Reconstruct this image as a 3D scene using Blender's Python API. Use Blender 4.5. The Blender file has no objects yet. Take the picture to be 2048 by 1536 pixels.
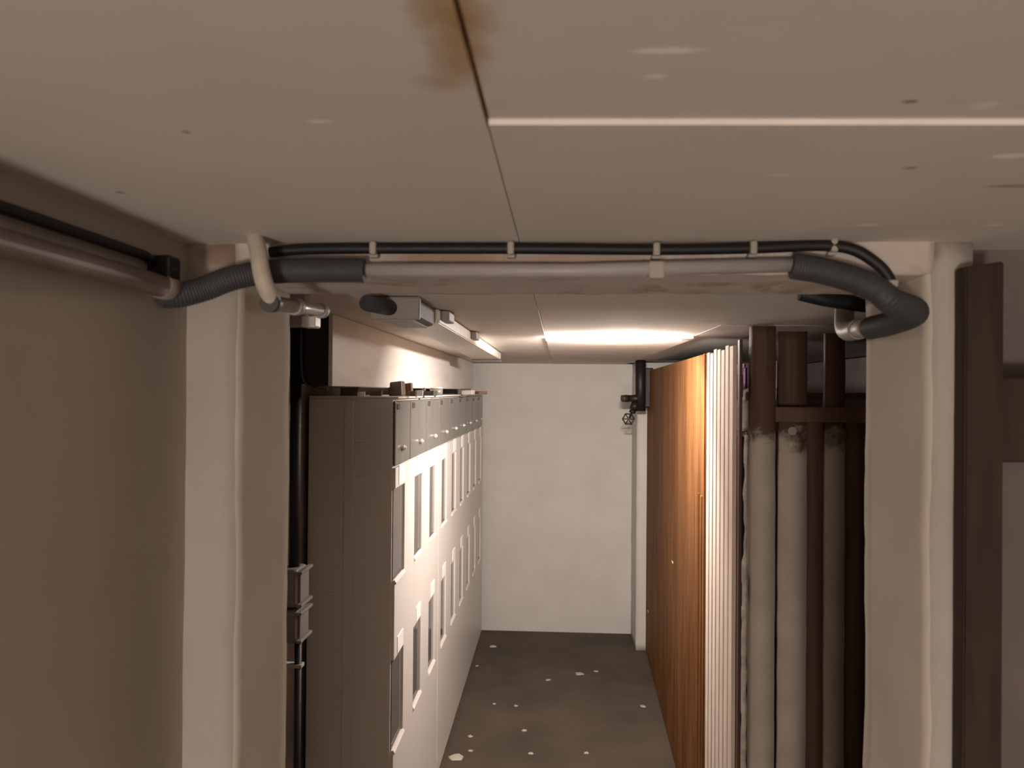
import bpy, bmesh, math, random
from mathutils import Vector, Matrix, Euler, noise

# ------------------------------------------------------------------ camera, world, lights, exposure
sc = bpy.context.scene
COL = sc.collection
random.seed(7)
CAM = Vector((0.0, 0.0, 1.794))
FPX = 1538.0
ROT = (Euler((math.radians(90.52), 0.0, math.radians(3.2)), 'XYZ').to_matrix() @ Matrix.Rotation(math.radians(0.45), 3, 'Z')).to_euler('XYZ')
cam_data = bpy.data.cameras.new('camera')
cam_data.sensor_width = 36.0
cam_data.lens = 36.0 * FPX / 2048.0
cam_data.clip_start = 0.02
cam_data.dof.use_dof = True
cam_data.dof.focus_distance = 3.2
cam_data.dof.aperture_fstop = 8.0
cam = bpy.data.objects.new('camera', cam_data)
cam.location = CAM
cam.rotation_euler = ROT
COL.objects.link(cam)
sc.camera = cam

world = bpy.data.worlds.new('world')
sc.world = world
world.use_nodes = True
world.node_tree.nodes['Background'].inputs[0].default_value = (0.9, 0.8, 0.7, 1)
world.node_tree.nodes['Background'].inputs[1].default_value = 0.02

def point_light(name, loc, power, color, radius):
    l = bpy.data.lights.new(name, 'POINT')
    l.energy = power
    l.color = color
    l.shadow_soft_size = radius
    o = bpy.data.objects.new(name, l)
    o.location = loc
    COL.objects.link(o)
    return o

# the room behind the camera has its own lamp
point_light('anteroom_lamp_light', (-0.36, -2.2, 0.85), 112.0, (1.0, 0.875, 0.785), 0.16)
LAMP_STRENGTH = 200.0
LAMP_DOWN_POWER = 46.0
LAMP_COLOR = (1.0, 0.89, 0.81, 1)

vs = sc.view_settings
vs.view_transform = 'Standard'
vs.look = 'None'
vs.exposure = 0.0
vs.gamma = 1.0
vs.use_curve_mapping = False

# ------------------------------------------------------------------ pixel rays (2048x1536 frame) on planes of the place
RM = ROT.to_matrix()
def ray(px, py):
    return RM @ Vector(((px - 1024.0) / FPX, -(py - 768.0) / FPX, -1.0))
def PY(px, py, Y):
    d = ray(px, py); return CAM + d * (Y / d.y)
def PX(px, py, X):
    d = ray(px, py); return CAM + d * (X / d.x)
def PZ(px, py, Z):
    d = ray(px, py); return CAM + d * ((Z - CAM.z) / d.z)

# ------------------------------------------------------------------ materials
def new_mat(name):
    m = bpy.data.materials.new(name)
    m.use_nodes = True
    nt = m.node_tree
    return m, nt, nt.nodes['Principled BSDF']

def rgba(c):
    return (c[0], c[1], c[2], 1.0)

def node(nt, kind, **kw):
    n = nt.nodes.new(kind)
    for k, v in kw.items():
        if k in n.inputs.keys():
            n.inputs[k].default_value = v
        else:
            setattr(n, k, v)
    return n

def mixc(nt, fac, a, b):
    n = nt.nodes.new('ShaderNodeMix')
    n.data_type = 'RGBA'
    for sock, v in ((n.inputs['Factor'], fac), (n.inputs[6], a), (n.inputs[7], b)):
        if hasattr(v, 'is_output'):
            nt.links.new(v, sock)
        elif isinstance(v, (int, float)):
            sock.default_value = v
        else:
            sock.default_value = rgba(v)
    return n.outputs[2]

def ramp(nt, src, lo, hi):
    n = nt.nodes.new('ShaderNodeMapRange')
    n.inputs['From Min'].default_value = lo
    n.inputs['From Max'].default_value = hi
    n.clamp = True
    nt.links.new(src, n.inputs['Value'])
    return n.outputs['Result']

def math_n(nt, op, a, b=None):
    n = nt.nodes.new('ShaderNodeMath')
    n.operation = op
    for i, v in enumerate((a, b)):
        if v is None: continue
        if hasattr(v, 'is_output'): nt.links.new(v, n.inputs[i])
        else: n.inputs[i].default_value = v
    return n.outputs[0]

def coords(nt, scale=(1, 1, 1), kind='Object', loc=(0, 0, 0)):
    t = nt.nodes.new('ShaderNodeTexCoord')
    m = nt.nodes.new('ShaderNodeMapping')
    m.inputs['Scale'].default_value = scale
    m.inputs['Location'].default_value = loc
    nt.links.new(t.outputs[kind], m.inputs['Vector'])
    return m.outputs['Vector']

def noise_n(nt, vec, scale, detail=4.0, rough=0.55, dist=0.0):
    n = nt.nodes.new('ShaderNodeTexNoise')
    n.inputs['Scale'].default_value = scale
    n.inputs['Detail'].default_value = detail
    n.inputs['Roughness'].default_value = rough
    n.inputs['Distortion'].default_value = dist
    nt.links.new(vec, n.inputs['Vector'])
    return n.outputs['Fac']

def add_bump(nt, bsdf, height, strength=0.3, distance=0.005):
    b = nt.nodes.new('ShaderNodeBump')
    b.inputs['Strength'].default_value = strength
    b.inputs['Distance'].default_value = distance
    nt.links.new(height, b.inputs['Height'])
    nt.links.new(b.outputs['Normal'], bsdf.inputs['Normal'])

def spot_mask(nt, vec, center, radii, rough=0.5, nscale=60.0, lo=1.15, hi=0.55):
    """soft irregular blot round a point of the surface, in the object's own metres"""
    sub = nt.nodes.new('ShaderNodeVectorMath'); sub.operation = 'SUBTRACT'
    nt.links.new(vec, sub.inputs[0]); sub.inputs[1].default_value = center
    div = nt.nodes.new('ShaderNodeVectorMath'); div.operation = 'DIVIDE'
    nt.links.new(sub.outputs[0], div.inputs[0]); div.inputs[1].default_value = radii
    ln = nt.nodes.new('ShaderNodeVectorMath'); ln.operation = 'LENGTH'
    nt.links.new(div.outputs[0], ln.inputs[0])
    nz = noise_n(nt, vec, nscale, 3.0)
    s = math_n(nt, 'ADD', ln.outputs['Value'], math_n(nt, 'MULTIPLY', math_n(nt, 'SUBTRACT', nz, 0.5), rough * 4))
    m = nt.nodes.new('ShaderNodeMapRange'); m.clamp = True
    m.inputs['From Min'].default_value = lo; m.inputs['From Max'].default_value = hi
    nt.links.new(s, m.inputs['Value'])
    return m.outputs['Result']

def plain(name, color, rough=0.6, metal=0.0, var=0.15, nscale=12.0, bump=0.0, bscale=80.0, scale=(1, 1, 1)):
    m, nt, b = new_mat(name)
    v = coords(nt, scale)
    n = noise_n(nt, v, nscale)
    dark = tuple(c * (1 - var) for c in color)
    lite = tuple(min(1, c * (1 + var)) for c in color)
    nt.links.new(mixc(nt, ramp(nt, n, 0.3, 0.7), dark, lite), b.inputs['Base Color'])
    b.inputs['Roughness'].default_value = rough
    b.inputs['Metallic'].default_value = metal
    if bump:
        add_bump(nt, b, noise_n(nt, v, bscale, 6.0), bump)
    return m

def wood(name, dark, lite, grain=(18, 18, 1.2), rough=0.6, spec=0.4):
    m, nt, b = new_mat(name)
    v = coords(nt, grain)
    n = noise_n(nt, v, 2.2, 6.0, 0.6, 0.6)
    n2 = noise_n(nt, coords(nt), 3.0, 2.0)
    c = mixc(nt, ramp(nt, n, 0.3, 0.7), dark, lite)
    c = mixc(nt, math_n(nt, 'MULTIPLY', ramp(nt, n2, 0.4, 0.75), 0.35), c, dark)
    nt.links.new(c, b.inputs['Base Color'])
    b.inputs['Roughness'].default_value = rough
    b.inputs['Specular IOR Level'].default_value = spec
    add_bump(nt, b, n, 0.15, 0.002)
    return m

def plaster(name, c1, c2, bump=0.35, bscale=40.0, stain=None, rough=0.9, patches=()):
    m, nt, b = new_mat(name)
    v = coords(nt)
    n = noise_n(nt, v, 4.0, 5.0)
    c = mixc(nt, ramp(nt, n, 0.3, 0.7), c1, c2)
    if stain and name == 'lintel_plaster':
        n2 = noise_n(nt, v, 9.0, 5.0, 0.6, 0.5)
        c = mixc(nt, math_n(nt, 'MULTIPLY', ramp(nt, n2, 0.53, 0.64), 0.7), c, stain)
    for (p, r, k) in patches:
        c = mixc(nt, math_n(nt, 'MULTIPLY', spot_mask(nt, v, p, r, 0.2, 30.0), k), c, stain)
    nt.links.new(c, b.inputs['Base Color'])
    b.inputs['Roughness'].default_value = rough
    b.inputs['Specular IOR Level'].default_value = 0.2
    add_bump(nt, b, noise_n(nt, v, bscale, 8.0, 0.6), bump, 0.004)
    return m

M = {}
M['wall_fore'] = plaster('painted_wall_tan', (0.50, 0.46, 0.40), (0.56, 0.51, 0.45), 0.15)
M['pillar'] = plaster('pillar_plaster', (0.46, 0.42, 0.385), (0.54, 0.50, 0.46), 0.5, 28.0, stain=(0.30, 0.20, 0.15),
    patches=(((-.475, 1.067, 1.985), (.035, .05, .022), .8), ((.50, 1.067, 1.985), (.02, .05, .02), .7)))
M['reveal'] = plaster('reveal_plaster', (0.72, 0.66, 0.57), (0.80, 0.74, 0.65), 0.35, 30.0)  # paler, tanner tone than the pillar fronts, on the opening's inner faces
M['lintel'] = plaster('lintel_plaster', (0.58, 0.52, 0.48), (0.66, 0.60, 0.55), 0.6, 45.0, stain=(0.40, 0.27, 0.19),
    patches=(((-.15, 1.067, 1.978), (.10, .05, .012), .85), ((.03, 1.067, 1.978), (.12, .05, .010), .6), ((-.50, 1.067, 1.985), (.05, .05, .02), .6)))
M['wall_white'] = plaster('whitewashed_wall', (0.56, 0.535, 0.50), (0.62, 0.595, 0.56), 0.2, 25.0)
M['wall_dim'] = plaster('darkened_grey_wall', (0.15, 0.125, 0.12), (0.20, 0.17, 0.16), 0.4)  # base colour darkened in place of the shadow beside the right pillar
M['wall_brown'] = plaster('bare_brown_wall', (0.22, 0.17, 0.13), (0.32, 0.25, 0.20), 0.4)

def ceiling_material():
    m, nt, b = new_mat('ceiling_board_paint')
    v = coords(nt)
    n = noise_n(nt, v, 5.0, 5.0)
    c = mixc(nt, ramp(nt, n, 0.3, 0.7), (0.72, 0.67, 0.62), (0.77, 0.72, 0.665))
    white = (1.0, 0.96, 0.90)
    for (px, py, rx, ry, col, k) in (
            (1335, 116, .024, .0045, white, .95), (1312, 166, .009, .004, white, .6), (2022, 312, .020, .007, white, .9),
            (640, 243, .012, .003, white, .7), (1735, 450, .016, .006, white, .6), (1970, 224, .012, .008, white, .4),
            (1820, 216, .006, .003, (.2, .15, .12), .7), (1820, 336, .007, .004, (.25, .2, .16), .5),
            (240, 385, .005, .004, (.2, .15, .12), .6), (372, 264, .004, .003, (.25, .2, .16), .6),
            (1562, 350, .014, .005, white, .3), (1990, 450, .012, .006, white, .4),
            (2030, 372, .03, .006, (.3, .24, .2), .5)):
        p = PZ(px, py, 2.0)
        c = mixc(nt, math_n(nt, 'MULTIPLY', spot_mask(nt, v, (p.x, p.y, 2.0), (rx, ry * 1.25, 0.1), 0.16, 120.0), min(1.0, k * 1.2)), c, col)
    # rusty water stain beside the long joint
    for (px, py, rx, ry, k) in ((912, 50, .022, .06, .95), (905, 130, .015, .035, .75), (880, 165, .016, .018, .6), (893, 20, .02, .03, .7), (935, 110, .012, .06, .6)):
        p = PZ(px, py, 2.0)
        c = mixc(nt, math_n(nt, 'MULTIPLY', spot_mask(nt, v, (p.x, p.y, 2.0), (rx, ry, 0.1), 0.22, 45.0, 1.3, 0.0), k), c, (0.46, 0.30, 0.14))
    nt.links.new(c, b.inputs['Base Color'])
    b.inputs['Roughness'].default_value = 0.85
    b.inputs['Specular IOR Level'].default_value = 0.2
    add_bump(nt, b, noise_n(nt, v, 60.0, 6.0), 0.12, 0.003)
    return m
M['ceiling'] = ceiling_material()
M['edge_stain'] = plain('stained_board_edge', (0.62, 0.40, 0.19), 0.9, var=0.4, nscale=25)
M['edge_white'] = plain('white_board_edge', (0.88, 0.83, 0.78), 0.8, var=0.05)
M['dark_void'] = plain('dark_void', (0.02, 0.016, 0.013), 0.9)

def floor_material():
    m, nt, b = new_mat('concrete_floor')
    v = coords(nt)
    n = noise_n(nt, v, 2.2, 6.0, 0.6)
    n2 = noise_n(nt, v, 30.0, 5.0)
    c = mixc(nt, ramp(nt, n, 0.3, 0.7), (0.055, 0.043, 0.032), (0.100, 0.078, 0.056))
    c = mixc(nt, math_n(nt, 'MULTIPLY', ramp(nt, n2, 0.45, 0.8), 0.4), c, (0.07, 0.055, 0.04))
    w = nt.nodes.new('ShaderNodeTexWave')
    w.inputs['Scale'].default_value = 0.13
    w.inputs['Distortion'].default_value = 3.0
    w.bands_direction = 'Y'
    nt.links.new(v, w.inputs['Vector'])
    c = mixc(nt, math_n(nt, 'MULTIPLY', ramp(nt, w.outputs['Fac'], 0.97, 1.0), 0.5), c, (0.06, 0.047, 0.035))
    nt.links.new(c, b.inputs['Base Color'])
    b.inputs['Roughness'].default_value = 0.75
    b.inputs['Specular IOR Level'].default_value = 0.25
    add_bump(nt, b, n2, 0.35, 0.004)
    return m
M['floor'] = floor_material()

M['cab'] = plain('cabinet_plastic', (0.66, 0.62, 0.58), 0.38, var=0.03, nscale=3)
M['cover'] = plain('smoky_cover', (0.135, 0.128, 0.115), 0.25, var=0.12, nscale=6, scale=(1, 3, 0.5))
M['glass'] = plain('meter_glass', (0.13, 0.115, 0.10), 0.08, var=0.15, nscale=3)
M['label'] = plain('paper_label', (0.86, 0.83, 0.79), 0.6, var=0.03)
M['brass'] = plain('seal_metal', (0.75, 0.70, 0.62), 0.3, 0.6, var=0.1)
M['dark_plastic'] = plain('dark_plastic', (0.05, 0.042, 0.038), 0.5)
M['black'] = plain('black_rubber', (0.008, 0.008, 0.009), 0.55)
M['black_box'] = plain('black_casing', (0.004, 0.005, 0.007), 0.45)
M['flex'] = plain('grey_flex_conduit', (0.055, 0.055, 0.060), 0.6, var=0.15)
M['pipe_pvc'] = plain('grey_pvc_pipe', (0.42, 0.39, 0.385), 0.45, var=0.08)
M['pipe_metal'] = plain('painted_metal_pipe', (0.33, 0.28, 0.25), 0.32, 0.25, var=0.15)
M['clip'] = plain('grey_clip', (0.42, 0.39, 0.35), 0.5)
M['white_cable'] = plain('cream_cable', (0.60, 0.53, 0.45), 0.55, var=0.1, nscale=40)
M['white_plastic'] = plain('white_plastic', (0.72, 0.68, 0.62), 0.35, var=0.06)
M['grey_box'] = plain('grey_box_plastic', (0.32, 0.29, 0.265), 0.5, var=0.08)
M['dim_box'] = plain('dim_box_plastic', (0.20, 0.175, 0.16), 0.55, var=0.08)
M['casing'] = plain('white_casing_paint', (0.70, 0.66, 0.61), 0.4, var=0.10, nscale=4, scale=(1, 0.6, 4))
M['iron'] = plain('black_iron', (0.018, 0.014, 0.012), 0.5, 0.3)
M['brass_cap'] = plain('dull_brass', (0.06, 0.05, 0.025), 0.5, 0.4)
M['slat'] = wood('pale_slat_wood', (0.62, 0.50, 0.42), (0.80, 0.70, 0.62), (30, 30, 1.5), 0.7)
M['dark_wood'] = wood('dark_brown_wood', (0.12, 0.065, 0.042), (0.22, 0.13, 0.085), rough=0.6)
M['post_wood'] = wood('mid_brown_wood', (0.085, 0.046, 0.026), (0.15, 0.088, 0.052), rough=0.65)
M['fore_wood'] = wood('dark_post_wood', (0.028, 0.015, 0.010), (0.060, 0.034, 0.024), rough=0.65)
M['red_wood'] = wood('reddish_wood', (0.06, 0.022, 0.014), (0.11, 0.045, 0.027), rough=0.6)
M['card'] = plain('torn_card', (0.74, 0.68, 0.60), 0.85, var=0.3, nscale=25)
M['purple'] = plain('purple_plastic', (0.62, 0.33, 0.62), 0.45, var=0.1)
M['flake'] = plain('plaster_flake', (0.42, 0.38, 0.32), 0.9, var=0.1)
M['wood_block'] = wood('block_wood', (0.06, 0.038, 0.024), (0.13, 0.085, 0.055), (6, 6, 6))

def brown_board_material():
    m, nt, b = new_mat('varnished_brown_board')
    v = coords(nt, (1, 5, 0.5))
    n = noise_n(nt, v, 2.5, 5.0, 0.6, 0.8)
    c = mixc(nt, ramp(nt, n, 0.3, 0.72), (0.095, 0.034, 0.010), (0.215, 0.098, 0.037))
    n2 = noise_n(nt, coords(nt, (1, 18, 1.0)), 4.0, 4.0)
    c = mixc(nt, math_n(nt, 'MULTIPLY', ramp(nt, n2, 0.5, 0.7), 0.4), c, (0.30, 0.165, 0.075))
    nt.links.new(c, b.inputs['Base Color'])
    b.inputs['Roughness'].default_value = 0.6
    b.inputs['Specular IOR Level'].default_value = 0.06
    add_bump(nt, b, n2, 0.1, 0.002)
    return m
M['brown_board'] = brown_board_material()

def two_tone_material(name, z_edge):
    """plank coloured brown above z_edge and grey-beige below, with a blotchy border"""
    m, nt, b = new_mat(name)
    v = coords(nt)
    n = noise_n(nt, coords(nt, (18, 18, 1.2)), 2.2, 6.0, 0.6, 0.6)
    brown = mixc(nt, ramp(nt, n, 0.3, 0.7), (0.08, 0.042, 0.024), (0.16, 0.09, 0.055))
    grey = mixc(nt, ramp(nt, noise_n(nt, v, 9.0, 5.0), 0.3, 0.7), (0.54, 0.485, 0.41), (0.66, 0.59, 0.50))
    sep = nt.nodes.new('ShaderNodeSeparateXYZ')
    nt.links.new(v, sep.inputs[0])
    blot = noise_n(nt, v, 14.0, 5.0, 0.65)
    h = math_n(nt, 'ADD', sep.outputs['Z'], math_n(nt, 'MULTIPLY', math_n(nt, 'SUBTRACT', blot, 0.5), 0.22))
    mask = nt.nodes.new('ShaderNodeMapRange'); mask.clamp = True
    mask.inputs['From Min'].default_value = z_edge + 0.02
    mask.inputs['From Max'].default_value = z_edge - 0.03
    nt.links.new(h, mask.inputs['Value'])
    worn = math_n(nt, 'MULTIPLY', ramp(nt, noise_n(nt, v, 5.0, 6.0, 0.65), 0.66, 0.72), 0.5)  # random brown blotches through the grey
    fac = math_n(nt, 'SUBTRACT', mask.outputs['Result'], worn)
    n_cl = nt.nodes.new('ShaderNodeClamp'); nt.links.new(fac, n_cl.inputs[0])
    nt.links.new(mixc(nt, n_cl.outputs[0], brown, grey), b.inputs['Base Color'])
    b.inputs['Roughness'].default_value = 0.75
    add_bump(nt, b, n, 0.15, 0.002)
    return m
M['two_tone'] = two_tone_material('two_tone_plank', 1.655)  # brown upper length, grey-beige lower length

def lamp_material():
    m = bpy.data.materials.new('glowing_lamp_glass')
    m.use_nodes = True
    nt = m.node_tree
    nt.nodes.clear()
    o = nt.nodes.new('ShaderNodeOutputMaterial')
    e = nt.nodes.new('ShaderNodeEmission')
    e.inputs[0].default_value = LAMP_COLOR
    e.inputs[1].default_value = LAMP_STRENGTH
    nt.links.new(e.outputs[0], o.inputs[0])
    return m
M['lamp'] = lamp_material()

# ------------------------------------------------------------------ mesh helpers
def bm_box(bm, lo, hi, bevel=0.0, seg=2, mat=0):
    lo = Vector(lo); hi = Vector(hi)
    for i in range(3):
        if lo[i] > hi[i]: lo[i], hi[i] = hi[i], lo[i]
    r = bmesh.ops.create_cube(bm, size=1.0)
    vsx = r['verts']
    for v in vsx:
        v.co = Vector([lo[i] + (v.co[i] + 0.5) * (hi[i] - lo[i]) for i in range(3)])
    faces = {f for v in vsx for f in v.link_faces}
    for f in faces: f.material_index = mat
    if bevel > 0:
        edges = list({e for v in vsx for e in v.link_edges})
        rr = bmesh.ops.bevel(bm, geom=edges, offset=bevel, segments=seg, profile=0.5, affect='EDGES')
        for f in rr['faces']: f.material_index = mat

def catmull(pts, n=8):
    pts = [Vector(p) for p in pts]
    if len(pts) < 3:
        return [pts[0].lerp(pts[1], k / n) for k in range(n + 1)]
    q = [pts[0] * 2 - pts[1]] + pts + [pts[-1] * 2 - pts[-2]]
    out = []
    for i in range(1, len(q) - 2):
        a, b, c, d = q[i - 1], q[i], q[i + 1], q[i + 2]
        for k in range(n):
            t = k / n
            out.append(0.5 * ((2 * b) + (c - a) * t + (2 * a - 5 * b + 4 * c - d) * t * t + (3 * b - a - 3 * c + d) * t ** 3))
    out.append(pts[-1])
    return out

def bm_tube(bm, path, r, seg=14, ribs=None, cap=True, squash=1.0):
    """r: radius or function of index; ribs: (pitch, depth)"""
    pts = [Vector(p) for p in path]
    if ribs:
        total = sum((pts[i + 1] - pts[i]).length for i in range(len(pts) - 1))
        step = ribs[0] / 4.0
        cnt = max(4, int(total / step))
        acc = [0.0]
        for i in range(len(pts) - 1): acc.append(acc[-1] + (pts[i + 1] - pts[i]).length)
        res = []; j = 0
        for k in range(cnt + 1):
            s = total * k / cnt
            while j < len(pts) - 2 and acc[j + 1] < s: j += 1
            t = (s - acc[j]) / max(1e-9, acc[j + 1] - acc[j])
            res.append(pts[j].lerp(pts[j + 1], t))
        pts = res
    rings = []
    up = None
    for i, p in enumerate(pts):
        a = pts[max(0, i - 1)]; b = pts[min(len(pts) - 1, i + 1)]
        t = (b - a).normalized()
        if up is None:
            up = Vector((0, 0, 1)) if abs(t.z) < 0.9 else Vector((1, 0, 0))
        side = t.cross(up)
        if side.length < 1e-6: side = t.orthogonal()
        side.normalize(); u = side.cross(t).normalized(); up = u
        rad = r
        if ribs: rad = r - (ribs[1] if (i % 4) in (0, 1) else 0.0)
        rings.append([bm.verts.new(p + (side * math.cos(2 * math.pi * k / seg) * squash + u * math.sin(2 * math.pi * k / seg)) * rad) for k in range(seg)])
    for i in range(len(rings) - 1):
        for k in range(seg):
            f = bm.faces.new((rings[i][k], rings[i][(k + 1) % seg], rings[i + 1][(k + 1) % seg], rings[i + 1][k]))
            f.smooth = True
    if cap:
        bm.faces.new(list(reversed(rings[0])))
        bm.faces.new(rings[-1])

def bm_cyl(bm, a, b, r, seg=18, r2=None):
    a = Vector(a); b = Vector(b)
    t = (b - a).normalized(); s = t.orthogonal().normalized(); u = t.cross(s)
    r2 = r if r2 is None else r2
    ra = [bm.verts.new(a + (s * math.cos(2 * math.pi * k / seg) + u * math.sin(2 * math.pi * k / seg)) * r) for k in range(seg)]
    rb = [bm.verts.new(b + (s * math.cos(2 * math.pi * k / seg) + u * math.sin(2 * math.pi * k / seg)) * r2) for k in range(seg)]
    for k in range(seg):
        f = bm.faces.new((ra[k], ra[(k + 1) % seg], rb[(k + 1) % seg], rb[k])); f.smooth = True
    bm.faces.new(list(reversed(ra))); bm.faces.new(rb)

def bm_prism(bm, outline, y0, y1):
    """outline of (x, z) points, extruded from y0 to y1"""
    a = [bm.verts.new((x, y0, z)) for x, z in outline]
    b = [bm.verts.new((x, y1, z)) for x, z in outline]
    n = len(a)
    bm.faces.new(a); bm.faces.new(list(reversed(b)))
    for k in range(n):
        bm.faces.new((a[k], b[k], b[(k + 1) % n], a[(k + 1) % n]))
    bmesh.ops.recalc_face_normals(bm, faces=bm.faces[:])

def bm_rough(bm, lo, hi, step, amp, seed=0.0, fine=18.0):
    """box cut into a grid and roughened along its surface like hand plaster"""
    lo = Vector(lo); hi = Vector(hi)
    t = bmesh.new()
    n = [max(1, int(round((hi[i] - lo[i]) / step))) for i in range(3)]
    def grid(ax, val, flip):
        i, j = [k for k in range(3) if k != ax]
        g = {}
        for a in range(n[i] + 1):
            for b in range(n[j] + 1):
                c = [0, 0, 0]; c[ax] = val
                c[i] = lo[i] + (hi[i] - lo[i]) * a / n[i]
                c[j] = lo[j] + (hi[j] - lo[j]) * b / n[j]
                g[a, b] = t.verts.new(c)
        for a in range(n[i]):
            for b in range(n[j]):
                q = [g[a, b], g[a + 1, b], g[a + 1, b + 1], g[a, b + 1]]
                t.faces.new(q if not flip else list(reversed(q)))
    for ax in range(3):
        grid(ax, lo[ax], True); grid(ax, hi[ax], False)
    bmesh.ops.remove_doubles(t, verts=t.verts[:], dist=1e-5)
    for v in t.verts:
        o = Vector((noise.noise(v.co * fine + Vector((seed, 0, 0))), noise.noise(v.co * fine + Vector((0, seed + 9, 0))), noise.noise(v.co * fine + Vector((0, 0, seed + 4)))))
        o2 = Vector((noise.noise(v.co * fine * 4 + Vector((seed, 3, 0))), noise.noise(v.co * fine * 4 + Vector((7, seed, 0))), noise.noise(v.co * fine * 4 + Vector((0, 5, seed)))))
        v.co += o * amp + o2 * amp * 0.5
    bmesh.ops.recalc_face_normals(t, faces=t.faces[:])
    for f in t.faces: f.smooth = True
    me = bpy.data.meshes.new('tmp'); t.to_mesh(me); t.free()
    bm.from_mesh(me); bpy.data.meshes.remove(me)

def make(name, bm, mats, parent=None, label=None, cat=None, group=None, kind=None, origin=None):
    me = bpy.data.meshes.new(name)
    if origin is not None:
        bmesh.ops.translate(bm, verts=bm.verts[:], vec=-Vector(origin))
    bm.to_mesh(me); bm.free()
    if not isinstance(mats, (list, tuple)): mats = [mats]
    for m in mats: me.materials.append(m)
    o = bpy.data.objects.new(name, me)
    if origin is not None: o.location = origin
    COL.objects.link(o)
    if parent is not None:
        o.parent = parent
        o.matrix_parent_inverse = Matrix.Translation(-parent.location) if parent.type == 'EMPTY' else Matrix.Identity(4)
    tag(o, label, cat, group, kind)
    return o

def tag(o, label=None, cat=None, group=None, kind=None):
    if label: o['label'] = label
    if cat: o['category'] = cat
    if group: o['group'] = group
    if kind: o['kind'] = kind
    return o

def thing(name, loc, label, cat, group=None, rz=0.0):
    e = bpy.data.objects.new(name, None)
    e.empty_display_size = 0.05
    e.location = loc
    COL.objects.link(e)
    tag(e, label, cat, group)
    bpy.context.view_layer.update()
    return e

def part(name, bm, mats, parent, label=None):
    return make(name, bm, mats, parent, label)

def boxpart(name, lo, hi, m, parent, bevel=0.002, label=None):
    bm = bmesh.new(); bm_box(bm, lo, hi, bevel)
    return make(name, bm, m, parent, label)

def structure(name, bm, m, label, cat):
    return make(name, bm, m, None, label, cat, None, 'structure')

# ------------------------------------------------------------------ the setting
CZ = 2.0          # ceiling height
YF, YB = 1.067, 1.285   # near and far face of the opening's wall
XL, XR = -0.451, 0.506  # sides of the opening
YE = 5.76         # end wall

b = bmesh.new(); bm_box(b, (-1.0, -2.8, -0.1), (2.2, 6.0, 0.0))
structure('floor', b, M['floor'], 'dark worn concrete floor of the basement passage', 'floor')

# ceiling boards, with the open joints between them
b = bmesh.new()
def seam(y): return -0.054 + (y - 0.5) * 0.0065
def board(x0a, x0b, x1a, x1b, y0, y1, z, mat=0, edge_near=None, edge_left=None, edge_right=None, y0r=None, y1r=None):
    top = CZ + 0.03
    y0r = y0 if y0r is None else y0r; y1r = y1 if y1r is None else y1r
    co = [(x0a, y0), (x1a, y0r), (x1b, y1r), (x0b, y1)]
    lo = [b.verts.new((x, y, z)) for x, y in co]
    hi = [b.verts.new((x, y, top)) for x, y in co]
    b.faces.new(list(reversed(lo))).material_index = mat
    b.faces.new(hi).material_index = mat
    for k, em in zip(range(4), (edge_near, edge_right, None, edge_left)):
        f = b.faces.new((lo[k], lo[(k + 1) % 4], hi[(k + 1) % 4], hi[k]))
        f.material_index = mat if em is None else em
G = 0.0012
p_, q_ = PZ(2040, 250, CZ), PZ(975, 250, CZ)
YJ = q_.y; YJR = q_.y + (p_.y - q_.y) / (p_.x - q_.x) * (2.2 - q_.x)   # cross joint, slightly out of square
board(-1.0, -1.0, seam(-2.8) - G, seam(0.6) - G, -2.8, 0.6, CZ, edge_right=1)
board(-1.0, -1.0, seam(0.6) - G * .5, seam(6) - G * .5, 0.6, 6.0, CZ)
board(seam(-2.8) + G, seam(YJ) + G, 2.2, 2.2, -2.8, YJ, CZ + 0.0045, y1r=YJR)
board(seam(YJ) + G * .5, seam(1.945) + G * .5, 2.2, 2.2, YJ, 1.945, CZ, edge_near=2, y0r=YJR)
board(seam(1.948) + G, seam(2.955) + G, 0.525, 0.525, 1.948, 2.955, CZ + 0.010)
board(0.525, 0.525, 2.2, 2.2, 1.948, 2.487, CZ + 0.010)
board(seam(2.96) + G, seam(6) + G, 0.525, 0.525, 2.955, 6.0, CZ - 0.002, edge_near=2)
board(0.527, 0.527, 2.2, 2.2, 2.487, 6.0, CZ + 0.0085)
bm_box(b, (-1.0, -2.8, CZ + 0.03), (2.2, 6.0, CZ + 0.08), mat=3)
structure('ceiling', b, [M['ceiling'], M['edge_stain'], M['edge_white'], M['dark_void']], 'low painted board ceiling with open joints and a rusty stain', 'ceiling')

b = bmesh.new(); bm_box(b, (-0.66, -2.8, 0), (-0.524, YF + 0.05, CZ))
structure('wall_left', b, M['wall_fore'], 'tan painted wall on the left of the foreground', 'wall')
b = bmesh.new(); bm_box(b, (-1.0, YB - 0.1, 0), (-0.838, YE + 0.2, CZ))
structure('wall_passage_left', b, M['wall_brown'], 'brown bare wall behind the meter cabinets', 'wall')
b = bmesh.new(); bm_box(b, (-0.9, YE, 0), (2.1, YE + 0.15, CZ))
structure('wall_end', b, M['wall_white'], 'whitewashed wall closing the far end of the passage', 'wall')
b = bmesh.new(); bm_rough(b, (0.574, 5.39, 0), (0.90, YE + 0.01, CZ), 0.05, 0.003, 2.0, 9.0)
structure('wall_end_pier', b, M['wall_white'], 'narrow white masonry pier in the far right corner', 'pier')
b = bmesh.new(); bm_box(b, (1.75, -2.8, 0), (1.9, YE + 0.1, CZ))
structure('wall_right', b, M['wall_dim'], 'grey wall at the back of the storage area', 'wall')
b = bmesh.new(); bm_box(b, (-0.7, -2.8, 0), (2.0, -2.65, CZ))
structure('wall_behind', b, M['wall_fore'], 'tan wall behind the viewer', 'wall')

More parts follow.
